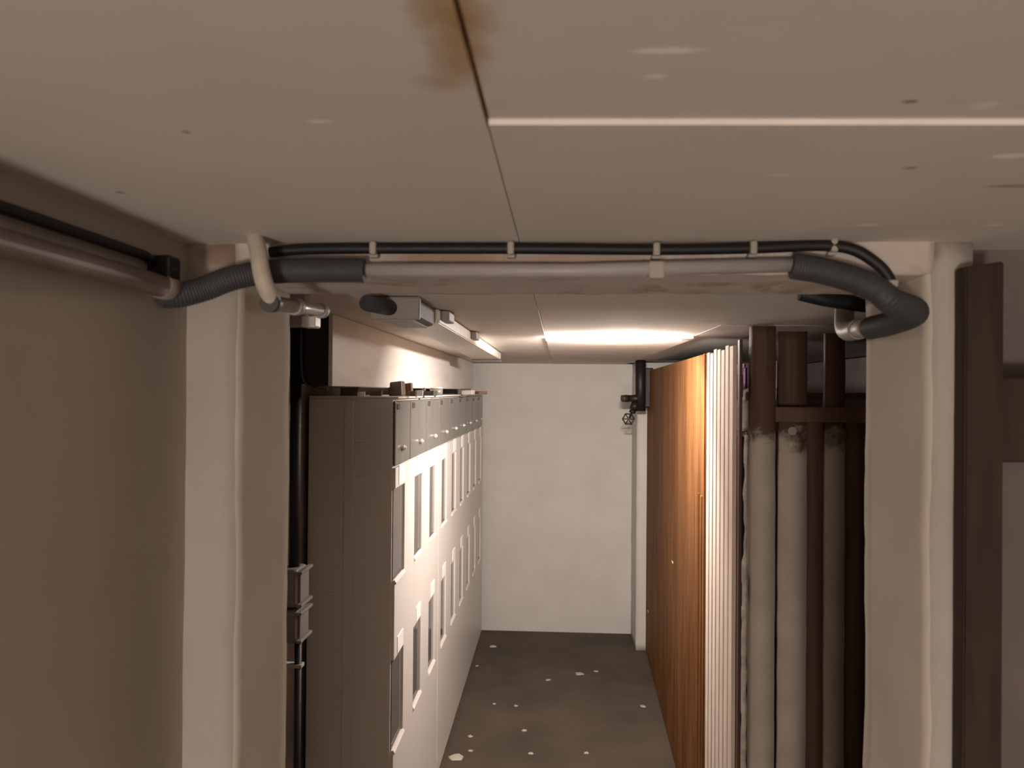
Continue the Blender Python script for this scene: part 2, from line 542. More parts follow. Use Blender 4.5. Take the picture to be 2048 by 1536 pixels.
def reveal_faces(bm, x):
    for f in bm.faces:
        if abs(f.calc_center_median().x - x) < .008 and abs(f.normal.x) > .6: f.material_index = 1
b = bmesh.new(); bm_rough(b, (-0.86, YF, 0), (XL, YB, CZ), 0.03, 0.0028, 1.0, 7.0)
reveal_faces(b, XL)
structure('wall_opening_left', b, [M['pillar'], M['reveal']], 'plastered pillar on the left of the opening', 'pillar')
b = bmesh.new(); bm_rough(b, (XR, YF, 0), (0.562, YB, CZ), 0.03, 0.0032, 5.0, 8.0)
reveal_faces(b, XR)
structure('wall_opening_right', b, [M['pillar'], M['reveal']], 'rough plastered pillar on the right of the opening', 'pillar')
b = bmesh.new(); bm_box(b, (0.555, YF + 0.06, 0), (1.8, YB - .01, CZ))
structure('wall_beside_pillar', b, M['wall_dim'], 'dim grey wall right of the plastered pillar', 'wall')
b = bmesh.new(); bm_rough(b, (XL - 0.004, YF, 1.9565), (XR + 0.004, YB, CZ + 0.01), 0.011, 0.0022, 8.0, 22.0)
structure('trim_lintel', b, M['lintel'], 'rough plastered lintel over the opening', 'lintel')

# ------------------------------------------------------------------ meter cabinets
def cabinet(y0, y1, cols, name_label, near=False):
    XF = -0.533
    base = (XF - 0.14, y0, 0.0)
    t = thing('meter_cabinet', base, name_label, 'meter cabinet', 'meter cabinets along the passage')
    b = bmesh.new()
    bm_box(b, (-0.822, y0, 0.0), (XF - 0.004, y1, 1.765), 0.004)
    part('body', b, M['cab'], t)
    # front plate with openings, built from strips
    rows = ((0.598, 0.897), (1.160, 1.467))
    b = bmesh.new()
    edges = [y0 + 0.004]
    for c in cols: edges += [c - 0.165, c]
    edges.append(y1 - 0.004)
    for k in range(0, len(edges), 2):
        if edges[k + 1] - edges[k] < .006: continue
        bm_box(b, (XF - 0.006, edges[k], 0.03), (XF + 0.006, edges[k + 1], 1.535), 0.0015, 1)
    for c in cols:
        z = 0.03
        for (a, d) in list(rows) + [(1.535, 1.535)]:
            bm_box(b, (XF - 0.006, c - 0.166, z), (XF + 0.006, c + 0.001, a), 0.0)
            z = d
    part('front_panel', b, M['cab'], t)
    for c in cols:
        for r, (a, d) in enumerate(rows):
            b = bmesh.new()
            bm_box(b, (XF - 0.006, c - 0.165, a), (XF - 0.001, c, d))
            w = part('meter_window', b, M['glass'], t)
            b = bmesh.new()
            bm_prism(b, [(0, 0), (0.007, -0.010), (0.007, -0.014), (0, -0.018)], c - 0.168, c + 0.003)
            bmesh.ops.translate(b, verts=b.verts[:], vec=(XF + 0.005, 0, a + 0.004))
            part('window_sill', b, M['cab'], w)
            b = bmesh.new()
            bm_box(b, (XF + 0.006, c - 0.115, d + 0.006), (XF + 0.0085, c - 0.02, d + 0.062 + 0.01 * r), 0.0005, 1)
            part('label_card', b, M['label'], w)
        b = bmesh.new()
        bm_box(b, (XF - 0.004, max(c - 0.255, y0 + .002), 1.540), (XF + 0.0055, min(c + 0.088, y1 - .002), 1.758), 0.006)
        cv = part('terminal_cover', b, M['cover'], t)
        b = bmesh.new()
        bm_cyl(b, (XF + 0.0045, c - 0.06, 1.594), (XF + 0.017, c - 0.06, 1.594), 0.010)
        bm_cyl(b, (XF + 0.015, c - 0.06, 1.594), (XF + 0.021, c - 0.06, 1.594), 0.006)
        part('seal_screw', b, M['brass'], cv)
        b = bmesh.new()
        bm_box(b, (XF + 0.0045, max(c - 0.22, y0 + .02), 1.728), (XF + 0.008, max(c - 0.175, y0 + .06), 1.748), 0.002)
        part('cover_clip', b, M['dark_plastic'], cv)
    b = bmesh.new()
    bm_box(b, (-0.822, y0 + 0.002, 1.765), (XF + 0.014, y1 - 0.002, 1.772), 0.002)
    part('top_plate', b, M['cab'], t)
    if near:
        b = bmesh.new()
        bm_box(b, (-0.700, y0 - 0.006, 0.0), (-0.668, y0 + 0.003, 1.76), 0.003)
        part('side_ridge', b, M['cab'], t)
        for z in (1.625, 1.51, 1.115):
            for x in (-0.735, -0.643):
                b = bmesh.new()
                bm_box(b, (x - 0.020, y0 - 0.004, z - 0.006), (x + 0.020, y0 + 0.003, z + 0.004), 0.003)
                part('side_rib', b, M['cab'], t)
    return t
YS = [2.70 + 0.352 * i for i in range(9)]
cabinet(2.53, 3.497, [YS[0], YS[1], YS[2]][:2] + [YS[2]], 'pale meter cabinet nearest the opening, three columns of windows', near=True)
cabinet(3.500, 5.655, YS[3:], 'long pale meter cabinet further back, six columns of windows')

# loose bits lying on the cabinets: (x, y, z0, sx, sy, sz, rot, material, name, label, category)
TOP = 1.7725
def bit(name, px, Y, w, d, h, rot, mat, label, cat, X=None):
    h *= 1.45
    b = bmesh.new()
    bm_box(b, (-w / 2, -d / 2, 0), (w / 2, d / 2, h), min(w, d, h) * 0.12)
    for v in b.verts:
        v.co.x += 0.04 * w * math.sin(v.co.z * 90); v.co.z *= 1 + 0.05 * math.sin(v.co.x * 60)
    p = PY(px, 782, Y)
    o = make(name, b, mat, None, label, cat, 'odds and ends on the meter cabinets')
    o.location = (p.x, Y, TOP); o.rotation_euler = (0, 0, rot)
    return o
bit('wooden_block', 700, 2.64, .062, .05, .020, .1, M['wood_block'], 'dark wooden block lying on the near cabinet, leftmost of the loose bits', 'block')
bit('plastic_stub', 724, 2.60, .020, .02, .010, .3, M['white_plastic'], 'small white plastic stub beside the leftmost dark block', 'stub')
bit('wooden_offcut', 752, 2.74, .042, .05, .013, .2, M['wood_block'], 'flat dark wooden offcut between the two big blocks on the cabinet', 'offcut')
bit('wooden_block', 794, 2.80, .052, .05, .036, -.1, M['wood_block'], 'tallest brown wooden block in the middle of the cabinet top', 'block')
bit('wooden_block', 817, 2.86, .030, .05, .033, .1, M['dark_wood'], 'narrow dark block right behind the tallest brown block', 'block')
bit('wooden_wedge', 824, 2.70, .022, .03, .013, .4, M['wood_block'], 'small brown wedge in front of the narrow dark block', 'wedge')
bit('grey_clamp', 838, 2.86, .026, .03, .015, .3, M['grey_box'], 'small grey clamp left of the clear plastic jar', 'clamp')
bit('dark_scrap', 860, 3.02, .045, .04, .013, -.2, M['dark_plastic'], 'flat black scrap lying in front of the jar', 'scrap')
bit('wooden_strip', 925, 4.55, .085, .06, .022, .5, M['wood_block'], 'dark wooden strip at the far end of the cabinet top', 'strip')
bit('metal_angle', 936, 4.20, .070, .03, .016, -.5, M['clip'], 'pale flat angle piece leaning by the far wooden strip', 'angle')
bit('dark_lath', 955, 4.55, .055, .14, .012, .6, M['dark_wood'], 'thin dark lath overhanging the far cabinet corner', 'lath')
# round pieces
jp = PY(873, 782, 3.30)
j = thing('glass_jar', (jp.x, 3.30, TOP), 'small clear jar with a shiny rim on the cabinet top', 'jar', 'odds and ends on the meter cabinets')
b = bmesh.new(); bm_cyl(b, (jp.x, 3.30, TOP), (jp.x, 3.30, TOP + .030), .026, 20, .028); part('jar_body', b, M['cover'], j)
b = bmesh.new(); bm_cyl(b, (jp.x, 3.30, TOP + .030), (jp.x, 3.30, TOP + .037), .029, 20, .024); part('lid', b, M['brass'], j)
kp = PY(848, 782, 3.15)
k = thing('small_knob', (kp.x, 3.15, TOP), 'little white knob with a dark head left of the jar', 'knob', 'odds and ends on the meter cabinets')
b = bmesh.new(); bm_cyl(b, (kp.x, 3.15, TOP), (kp.x, 3.15, TOP + .018), .007, 12); part('stem', b, M['white_plastic'], k)
b = bmesh.new(); bmesh.ops.create_uvsphere(b, u_segments=12, v_segments=8, radius=.008, matrix=Matrix.Translation((kp.x, 3.15, TOP + .024))); part('head', b, M['dark_plastic'], k)

# white casing hung under the ceiling above the cabinets
CX = -0.600
t = thing('duct_casing', (-0.64, 2.04, 1.80), 'white boxed casing hung under the ceiling above the meter cabinets', 'duct')
b = bmesh.new(); bm_box(b, (CX - 0.012, 2.045, 1.803), (CX, 5.62, 1.999), 0.002)
bm_box(b, (-0.837, 2.36, 1.803), (CX - 0.012, 5.62, 1.811), 0.0)
part('side_board', b, M['casing'], t)
b = bmesh.new()
out = [(CX - 0.010, 1.804), (CX - 0.010, 1.998), (CX - 0.078, 1.998)]
for k in range(9):
    a = math.pi + k * math.pi / 16
    out.append((CX - 0.048 + 0.030 * math.cos(a), 1.835 + 0.035 * math.sin(a)))
bm_prism(b, out, 2.046, 2.30)
part('end_box', b, M['black_box'], t, 'black rounded end of the casing')
b = bmesh.new()
bm_tube(b, catmull([(CX - .085, 2.04, 1.96), (CX - .083, 2.038, 1.86), (CX - .075, 2.038, 1.815), (CX - .05, 2.038, 1.797), (CX - .012, 2.04, 1.796)], 6), .0035, 8)
part('edge_wire', b, M['flex'], t)

# twin junction boxes on the wall strip left of the cabinet
def junction(z0, z1, label):
    t = thing('junction_box', (-0.80, 2.30, z0), label, 'junction box', 'junction boxes left of the meter cabinet')
    b = bmesh.new()
    bm_box(b, (-0.838, 2.26, z0), (-0.762, 2.36, z1), 0.014, 3)
    part('box_body', b, M['dim_box'], t)
    b = bmesh.new()
    bm_box(b, (-0.765, 2.255, z0 + .004), (-0.748, 2.365, z0 + .014), 0.003)
    bm_box(b, (-0.765, 2.255, z1 - .014), (-0.748, 2.365, z1 - .004), 0.003)
    bm_box(b, (-0.764, 2.27, z0 + .016), (-0.756, 2.35, z1 - .016), 0.003)
    part('lid', b, M['dim_box'], t)
zt = lambda y: 1.794 - (y - 782) * 2.28 / FPX
junction(zt(1224), zt(1146), 'upper of two stacked grey junction boxes left of the cabinet')
junction(zt(1296), zt(1228), 'lower of two stacked grey junction boxes left of the cabinet')
b = bmesh.new(); bm_tube(b, [(-0.790, 2.31, zt(1146)), (-0.790, 2.31, 1.5), (-0.790, 2.31, 1.94)], .017, 12)
make('supply_cable', b, M['black'], None, 'thick black cable rising from the upper junction box', 'cable')
b = bmesh.new(); bm_tube(b, [(-0.775, 2.31, 0.0), (-0.775, 2.31, zt(1296))], .011, 12)
c = make('supply_cable', b, M['black'], None, 'black cable dropping from the lower junction box to the floor', 'cable')
b = bmesh.new(); bm_box(b, (-0.838, 2.295, zt(1352)), (-0.760, 2.325, zt(1345)), .001)
part('cable_clip', b, M['clip'], c)

# ------------------------------------------------------------------ trunking on the corridor ceiling, left
t = thing('cable_trunking', (-0.37, 1.7, 1.955), 'long white flat cable trunking under the passage ceiling at left', 'trunking')
def trunk_pt(px, py, z): return PZ(px, py, z)
ZT = 1.962
n0, n1 = PZ(770, 622, ZT), PZ(848, 640, ZT)
f0, f1 = PZ(945, 722, ZT), PZ(1003, 720, ZT)
b = bmesh.new()
y0t, y1t = 1.91, 4.10
xa0, xb0, xa1, xb1 = -0.385, -0.290, -0.440, -0.290
lo = [b.verts.new(v) for v in ((xa0, y0t, ZT), (xb0, y0t, ZT), (xb1, y1t, ZT), (xa1, y1t, ZT))]
hi = [b.verts.new((v.co.x, v.co.y, CZ - .003)) for v in lo]
b.faces.new(list(reversed(lo))); b.faces.new(hi)
for k in range(4): b.faces.new((lo[k], lo[(k + 1) % 4], hi[(k + 1) % 4], hi[k]))
bmesh.ops.bevel(b, geom=b.edges[:], offset=.003, segments=2, affect='EDGES')
part('duct', b, M['white_plastic'], t)
b = bmesh.new(); bm_box(b, (-0.445, 4.09, 1.945), (-0.283, 4.13, 1.962), .004); part('end_cap', b, M['dark_plastic'], t, 'dark end cap')
for (px, py) in ((893, 664), (948, 690)):
    p = PX(px, py, -0.284)
    b = bmesh.new(); bm_box(b, (-.291, p.y - .05, 1.972), (-.270, p.y + .05, CZ - .003), .003)
    part('fixing_clip', b, M['grey_box'], t)

t = thing('cable_connector', (-0.37, 1.6, 1.945), 'grey connector housing with a pale band on the ceiling just past the lintel', 'connector')
b = bmesh.new(); bm_box(b, (-0.40, 1.66, 1.952), (-0.30, 1.90, CZ - .002), .012, 3); part('housing', b, M['flex'], t)
b = bmesh.new(); bm_box(b, (-0.405, 1.655, 1.948), (-0.295, 1.672, CZ - .002), .004); part('band', b, M['grey_box'], t)
b = bmesh.new(); bm_box(b, (-0.385, 1.68, 1.947), (-0.315, 1.88, 1.953), .003); part('underside_plate', b, M['clip'], t)
b = bmesh.new(); bm_tube(b, [(-0.388, 1.56, 1.973), (-0.375, 1.61, 1.973), (-0.36, 1.66, 1.973)], .017, 14); part('inlet_sleeve', b, M['flex'], t)

# cream cable coming down from the ceiling and pale pipe leading into the passage
b = bmesh.new()
path = catmull([PY(508, 470, 1.02), PY(516, 500, 1.00), PY(522, 540, .985), PY(530, 570, .985), PY(545, 602, 1.0)], 8)
bm_tube(b, path, .0115, 14)
make('cream_cable', b, M['white_cable'], None, 'cream cable hanging from the ceiling across the dark left conduit', 'cable')
t = thing('service_pipe', PY(600, 605, 1.2), 'pale plastic pipe with two collars below the lintel at left', 'pipe')
p0, p1 = PY(545, 606, 1.005), PY(648, 622, 1.30)
b = bmesh.new(); bm_tube(b, [p0, p0.lerp(p1, .5), p1], .0105, 16); part('pipe_run', b, M['pipe_metal'], t)
for f in (.38, .92):
    q = p0.lerp(p1, f); d = (p1 - p0).normalized()
    b = bmesh.new(); bm_cyl(b, q - d * .012, q + d * .012, .0130, 18); part('collar', b, M['clip'], t)
b = bmesh.new(); bm_cyl(b, p0 - (p1 - p0).normalized() * .016, p0 + (p1 - p0).normalized() * .006, .0125, 18); part('end_grommet', b, M['dark_plastic'], t)
t = thing('switch_box', PY(604, 655, 1.40), 'small pale switch box on a bracket beneath the plastic pipe', 'switch box')
a, c = PY(604, 632, 1.40), PY(632, 655, 1.40)
b = bmesh.new(); bm_box(b, (a.x, 1.395, c.z), (c.x, 1.43, a.z), .003); part('box_body', b, M['white_plastic'], t)
a2 = PY(572, 628, 1.40); c2 = PY(606, 652, 1.40)
b = bmesh.new(); bm_box(b, (a2.x - .05, 1.41, c2.z), (c2.x, 1.44, a2.z + .05), .003); part('bracket', b, M['grey_box'], t)

# ------------------------------------------------------------------ cables and conduits on the lintel
b = bmesh.new()
yc = YF - 0.012
pts = [PY(540, 505, yc), PY(600, 499, yc), PY(748, 497, yc), PY(1022, 497, yc), PY(1312, 499, yc), PY(1505, 496, yc), PY(1640, 491, yc - .002), PY(1705, 499, yc - .006),
       PY(1750, 525, yc - .010), PY(1775, 552, yc - .012), PY(1786, 585, yc - .012)]
bm_tube(b, catmull(pts, 10), .0076, 14)
c = make('black_cable', b, M['black'], None, 'thick black cable clipped along the top of the lintel', 'cable')
for (px, py) in ((748, 497), (1022, 497), (1312, 499), (1505, 496), (1665, 492)):
    q = PY(px, py, yc)
    b = bmesh.new()
    bm_box(b, (q.x - .0048, yc - .0105, q.z - .0095), (q.x + .0048, YF + .001, q.z + .0090), .003)
    bm_box(b, (q.x - .0062, yc - .002, q.z - .0125), (q.x + .0062, YF + .001, q.z - .0080), .002)
    part('cable_clip', b, M['clip'], c)
q = PY(1780, 569, yc - .012)
b = bmesh.new(); bm_box(b, (q.x - .007, q.y - .011, q.z - .005), (q.x + .007, q.y + .01, q.z + .005), .002); part('cable_clip', b, M['clip'], c)

b = bmesh.new()
yp = YF - 0.0135
bm_tube(b, [PY(700, 540, yp), PY(1150, 541, yp), PY(1610, 529, yp)], .0098, 18)
c = make('plastic_pipe', b, M['pipe_pvc'], None, 'straight grey plastic pipe running along the lintel face', 'pipe')
for px in (1312,):
    q = PY(px, 540, yp)
    b = bmesh.new(); bm_box(b, (q.x - .011, yp - .011, q.z - .0125), (q.x + .011, YF + .002, q.z + .011), .003); part('pipe_clip', b, M['clip'], c)

RF = .0170
b = bmesh.new()
path = catmull([PY(322, 592, .985), PY(360, 590, .995), PY(410, 577, 1.01), PY(460, 558, 1.02), PY(520, 546, 1.035), PY(600, 541, 1.04), PY(729, 541, 1.045)], 12)
bm_tube(b, path, RF, 18, ribs=(.004, .0008))
make('flexible_conduit', b, M['flex'], None, 'dark ribbed conduit bending round the left pillar to the lintel', 'conduit')
b = bmesh.new()
path = catmull([PY(1584, 532, 1.045), PY(1640, 541, 1.042), PY(1700, 557, 1.035), PY(1750, 578, 1.028), PY(1783, 603, 1.030),
                Vector((0.4860, 1.07, 1.905)), Vector((0.4870, 1.15, 1.897)), Vector((0.4875, 1.22, 1.896))], 12)
bm_tube(b, path, RF * 1.05, 18, ribs=(.004, .0008))
make('flexible_conduit', b, M['flex'], None, 'dark ribbed conduit curving round the right pillar corner', 'conduit')
t = thing('conduit_coupling', (0.487, 1.25, 1.89), 'pale coupling and grey bend where the right conduit enters the passage', 'coupling')
b = bmesh.new(); bm_tube(b, [(0.4875, 1.205, 1.896), (0.4877, 1.27, 1.898)], .0150, 18); part('sleeve', b, M['clip'], t)
b = bmesh.new(); bm_tube(b, catmull([(0.4877, 1.265, 1.898), (0.500, 1.34, 1.900), (0.518, 1.41, 1.915), (0.53, 1.44, 1.955), (0.54, 1.45, 1.995)], 8), .0165, 16); part('bend', b, M['grey_box'], t)
b = bmesh.new()
bm_tube(b, catmull([PY(1600, 591, 1.36) + Vector((0, 0, .004)), PY(1650, 598, 1.36), PY(1700, 606, 1.37), PY(1745, 612, 1.38)], 8), .013, 14)  # black tube added to stand for the shadowed gap behind the lintel
make('gap_shade_tube', b, M['black'], None, 'short black tube in place of the shaded gap behind the right end of the lintel', 'conduit')

# pipe and cable on the left wall
xw = -0.505
def WL(px, py, X=xw): return PX(px, py, X)
zpipe = WL(180, 552).z
b = bmesh.new()
y_end = 0.985
bm_tube(b, [(xw, -2.6, 1.925), (xw, 0.2, 1.925), (xw, y_end, 1.925)], .0145, 18)
t = make('wall_pipe', b, M['pipe_metal'], None, 'grey brown pipe running along the top of the left wall', 'pipe')
b = bmesh.new(); bm_tube(b, [(xw, y_end - .03, 1.925), (xw, y_end + .004, 1.925)], .0165, 18); part('end_sleeve', b, M['pipe_metal'], t)
b = bmesh.new()
bm_tube(b, [(-.514, -2.6, 1.962), (-.514, 0.2, 1.962), (-.514, 0.93, 1.960), (-.514, 0.99, 1.950)], .0065, 12)
t = make('wall_cable', b, M['black'], None, 'thin black cable above the pipe on the left wall', 'cable')
b = bmesh.new(); bm_box(b, (-.524, .955, 1.932), (-.492, .985, 1.965), .004); part('clamp', b, M['black'], t)

# ------------------------------------------------------------------ lamp in the ceiling recess
t = thing('ceiling_lamp', (0.257, 2.915, 2.01), 'glowing flat oval lamp set into the passage ceiling', 'lamp')
b = bmesh.new()
bmesh.ops.create_uvsphere(b, u_segments=32, v_segments=16, radius=1.0)
for v in b.verts: v.co = Vector((v.co.x * .100 + .257, v.co.y * .026 + 2.922, v.co.z * .0095 + 1.9915))
for f in b.faces: f.smooth = True
bm_tube(b, [(-.034, 2.935, 1.9995), (-.034, 2.935, 1.991), (.25, 2.935, 1.990), (.475, 2.935, 1.993)], .0042, 10)
part('lamp_glass', b, M['lamp'], t)
al = bpy.data.lights.new('ceiling_lamp_light', 'AREA')
al.shape = 'ELLIPSE'; al.size = .17; al.size_y = .04
al.energy = LAMP_DOWN_POWER; al.color = LAMP_COLOR[:3]
ao = bpy.data.objects.new('ceiling_lamp_light', al)
ao.location = (.257, 2.915, 1.974)
ao.rotation_euler = Vector((-.20, .70, -.68)).to_track_quat('-Z', 'Y').to_euler()
COL.objects.link(ao)
b = bmesh.new(); bm_box(b, (.20, 2.905, 2.000), (.31, 2.940, CZ + .0105), .001); part('lamp_base', b, M['white_plastic'], t)

# ------------------------------------------------------------------ storage partition along the passage, right
# plane of the partition: X = .540 + .0316 * (Y - 2.2)
def xs(y): return 0.562 + (y - 2.9) * 0.0316
ang = -math.atan(0.0316)
t = thing('board_partition', (xs(4.1), 4.1, 0), 'long brown varnished board partition along the right of the passage', 'partition')
b = bmesh.new()
def slab(bm, y0, y1, z0, z1, off, th, bev=0.002):
    """upright slab in the partition plane"""
    s = bmesh.new()
    bm_box(s, (off, y0, z0), (off + th, y1, z1), bev)
    for v in s.verts: v.co.x += xs(v.co.y)
    me = bpy.data.meshes.new('tmp'); s.to_mesh(me); s.free(); bm.from_mesh(me); bpy.data.meshes.remove(me)
slab(b, 2.90, 5.40, 0.01, 1.94, 0, .022)
part('board', b, M['brown_board'], t)
for y in (2.905, 2.965, 3.04):
    b = bmesh.new(); slab(b, y, y + .028, 0.01, 1.40 if y > 2.92 else 1.94, -.006, .008, .002); part('batten', b, M['brown_board'], t)
b = bmesh.new(); slab(b, 2.90, 5.40, 1.80, 1.90, .022, .03); part('rail', b, M['post_wood'], t)
for (px, py, w, h, m) in ((1345, 1080, .035, .022, 'dark_plastic'), (1401, 1148, .02, .016, 'dark_plastic'), (1345, 1124, .03, .010, 'label'), (1296, 1222, .03, .008, 'label')):
    d = ray(px, py)
    # meet the board plane X = .562 + (Y-2.9)*.0316
    s = (0.562 - 2.9 * 0.0316) / (d.x - 0.0316 * d.y)
    p = CAM + d * s
    b = bmesh.new()
    n = 9
    ring = [b.verts.new((p.x - .0015 + (.0316 * math.cos(k * 2 * math.pi / n) * w), p.y + math.cos(k * 2 * math.pi / n) * w * (0.7 + .5 * random.random()), p.z + math.sin(k * 2 * math.pi / n) * h * .5 * (0.7 + .5 * random.random()))) for k in range(n)]
    b.faces.new(ring)
    r = bmesh.ops.extrude_face_region(b, geom=b.faces[:])
    bmesh.ops.translate(b, verts=[v for v in r['geom'] if isinstance(v, bmesh.types.BMVert)], vec=(.002, 0, 0))
    bmesh.ops.recalc_face_normals(b, faces=b.faces[:])
    part('knot_mark' if m != 'label' else 'paint_chip', b, M[m], t)

t = thing('slatted_partition', (xs(2.6), 2.6, 0), 'pale upright slats nailed side by side, lit by the ceiling lamp', 'partition')
ny = 7
for k in range(ny):
    y = 2.40 + k * 0.072
    b = bmesh.new(); slab(b, y, y + .052, 0.012, 1.94 + .006 * math.sin(k * 2.1), 0, .013, .002)
    part('slat', b, M['slat'], t)
for z in (0.3, 1.15, 1.78):
    b = bmesh.new(); slab(b, 2.36, 2.90, z, z + .07, .013, .010); part('cross_rail', b, M['post_wood'], t)
b = bmesh.new(); slab(b, 2.345, 2.375, 0.0, 1.955, .009, .009); part('corner_post', b, M['red_wood'], t)

# front of the storage pen, facing the camera
YP = 2.40
def xp(px, Y=YP): return PY(px, 900, Y).x
t = thing('plank_front', (0.8, YP, 0), 'plank front of the storage pen between slats and right pillar', 'partition')
def plank(px0, px1, z0, z1, Y, th, m, name='plank', label=None):
    b = bmesh.new()
    x0, x1 = xp(px0, Y), xp(px1, Y)
    bm_rough(b, (x0, Y, z0), (x1, Y + th, z1), .035, .0016, px0 * .1, 10.0)
    return part(name, b, m, t, label)
plank(1505, 1551, 0.0, 1.999, YP, .05, M['two_tone'], 'post')
plank(1558, 1614, 0.01, 1.984, YP + .01, .022, M['two_tone'])
plank(1651, 1690, 0.01, 1.98, YP + .012, .022, M['two_tone'])
plank(1613, 1653, 0.01, 1.735, YP + .035, .02, M['dark_wood'], 'plank', 'dark brown plank')
plank(1688, 1735, 0.01, 1.735, YP + .035, .02, M['dark_wood'], 'plank', 'dark brown plank')
plank(1738, 1790, 0.01, 1.98, YP + .012, .022, M['dark_wood'], 'plank', 'dark brown plank')
b = bmesh.new(); bm_box(b, (xp(1546), YP - .03, 1.706), (1.30, YP, 1.752), .003); part('rail', b, M['dark_wood'], t)
b = bmesh.new()
p = PY(1585, 862, YP)
bm_cyl(b, (p.x, YP + .012, p.z), (p.x, YP + .0005, p.z), .013, 18); part('round_plug', b, M['clip'], t)

# things inside the pen
t = thing('storage_shelf', (0.85, 2.8, 0), 'dark wooden shelf inside the storage pen behind the plank front', 'shelf')
b = bmesh.new(); bm_box(b, (.655, 2.66, 1.775), (1.30, 3.1, 1.797), .002); part('upper_board', b, M['dark_wood'], t)
b = bmesh.new(); bm_box(b, (.655, 2.66, 1.64), (1.30, 3.1, 1.66), .002); part('lower_board', b, M['dark_wood'], t)
for x in (.70, 1.27):
    b = bmesh.new(); bm_box(b, (x, 3.06, 0), (x + .03, 3.09, 1.775), .002); part('leg', b, M['dark_wood'], t)
    b = bmesh.new(); bm_box(b, (x, 2.68, 0), (x + .03, 2.71, 1.775), .002); part('leg', b, M['dark_wood'], t)
t = thing('plastic_crate', (.77, 2.8, 1.797), 'purple plastic crate on the shelf seen through the gap beside the slats', 'crate')
x0 = PY(1488, 750, 2.70).x
b = bmesh.new()
bm_box(b, (x0 + .004, 2.70, 1.797), (x0 + .19, 2.95, 1.806), .002)
for (lo, hi) in (((x0 + .004, 2.70, 1.797), (x0 + .19, 2.708, 1.885)), ((x0 + .004, 2.942, 1.797), (x0 + .19, 2.95, 1.885)), ((x0 + .004, 2.70, 1.797), (x0 + .012, 2.95, 1.885)), ((x0 + .182, 2.70, 1.797), (x0 + .19, 2.95, 1.885))):
    bm_box(b, lo, hi, .002)
part('tub', b, M['purple'], t)
b = bmesh.new(); bm_box(b, (x0 - .002, 2.694, 1.880), (x0 + .196, 2.704, 1.895), .003); bm_box(b, (x0 - .002, 2.694, 1.880), (x0 + .008, 2.956, 1.895), .003); part('rim', b, M['purple'], t)
t = thing('white_bracket', (.69, 2.65, 1.72), 'white hook shaped bracket hanging below the purple crate', 'bracket')
b = bmesh.new()
q = [PY(1488, 800, 2.64), PY(1488, 786, 2.64), PY(1493, 781, 2.64), PY(1500, 783, 2.64), PY(1502, 810, 2.64), PY(1503, 838, 2.64)]
bm_tube(b, catmull(q, 5), .006, 10); part('hook', b, M['label'], t)
b = bmesh.new(); bm_cyl(b, PY(1494, 782, 2.64), PY(1494, 782, 2.64) + Vector((0, .03, 0)), .004, 10); part('nail', b, M['iron'], t)
a, c = PY(1481, 801, 2.70), PY(1497, 833, 2.70)
b = bmesh.new(); bm_box(b, (a.x, 2.70, 1.661), (a.x + .10, 2.82, 1.770), .004)
make('grey_carton', b, M['card'], None, 'small grey carton on the lower shelf under the white bracket', 'carton')
# long white pole and torn sheet
b = bmesh.new(); p = PY(1500, 860, 2.52)
bm_tube(b, [(p.x, 2.52, 0.0), (p.x + .001, 2.52, .6), (p.x - .001, 2.52, 1.2), (p.x, 2.52, p.z)], .0048, 10)
make('white_pole', b, M['label'], None, 'thin white pole standing upright just left of the grey post', 'pole')
b = bmesh.new()
xa, xb = PY(1484, 900, 2.58).x, PY(1496, 900, 2.58).x
left, right = [], []
for k in range(60):
    z = 1.655 * k / 59
    left.append((xa + .008 * noise.noise(Vector((k * .45, 0, 0))) + (.007 if k > 44 else 0), z))
    right.append((xb + .004 * noise.noise(Vector((k * .6, 5, 0))), z))
for k in range(59):
    vs4 = []
    for yy in (2.58, 2.583):
        vs4.append([b.verts.new((left[k][0], yy, left[k][1])), b.verts.new((right[k][0], yy, right[k][1])), b.verts.new((right[k + 1][0], yy, right[k + 1][1])), b.verts.new((left[k + 1][0], yy, left[k + 1][1]))])
    A, B = vs4
    b.faces.new(A); b.faces.new(list(reversed(B)))
    b.faces.new((A[0], A[3], B[3], B[0])); b.faces.new((A[1], B[1], B[2], A[2]))
bmesh.ops.remove_doubles(b, verts=b.verts[:], dist=1e-6)
make('torn_sheet', b, M['card'], None, 'torn ragged strip of board standing in the gap beside the slats', 'board')
t = thing('hanging_rod', PY(1552, 770, 2.47), 'white plastic rod on a cord hanging between post and dark plank', 'rod')
b = bmesh.new(); a, c = PY(1552, 722, 2.47), PY(1553, 776, 2.47)
bm_tube(b, [c, c.lerp(a, .5), a], .0055, 12); part('grip', b, M['label'], t)
b = bmesh.new(); bm_tube(b, catmull([c, PY(1551, 795, 2.47), PY(1548, 815, 2.47)], 5), .003, 8); part('cord', b, M['clip'], t)

# ------------------------------------------------------------------ stop valve on the end pier
yv = 5.22
t = thing('stop_valve', PY(1275, 800, yv), 'black iron pipe with a stop valve and handwheel at the far right corner', 'valve')
def vp(px, py, dy=0.0): return PY(px, py, yv + dy)
b = bmesh.new(); bm_tube(b, [vp(1281, 716), vp(1281, 770), vp(1281, 822)], .034, 18); part('riser', b, M['iron'], t)
b = bmesh.new(); bm_cyl(b, vp(1288, 797), vp(1256, 797), .030, 18, .022); bm_cyl(b, vp(1258, 797), vp(1251, 797), .024, 18)
bm_cyl(b, vp(1272, 806), vp(1266, 820), .030, 18, .027); bm_cyl(b, vp(1266, 820), vp(1264, 826), .022, 18); part('valve_body', b, M['iron'], t)
b = bmesh.new(); bm_cyl(b, vp(1253, 797, -.012), vp(1243, 797, -.02), .026, 18, .022); part('cap', b, M['brass_cap'], t)
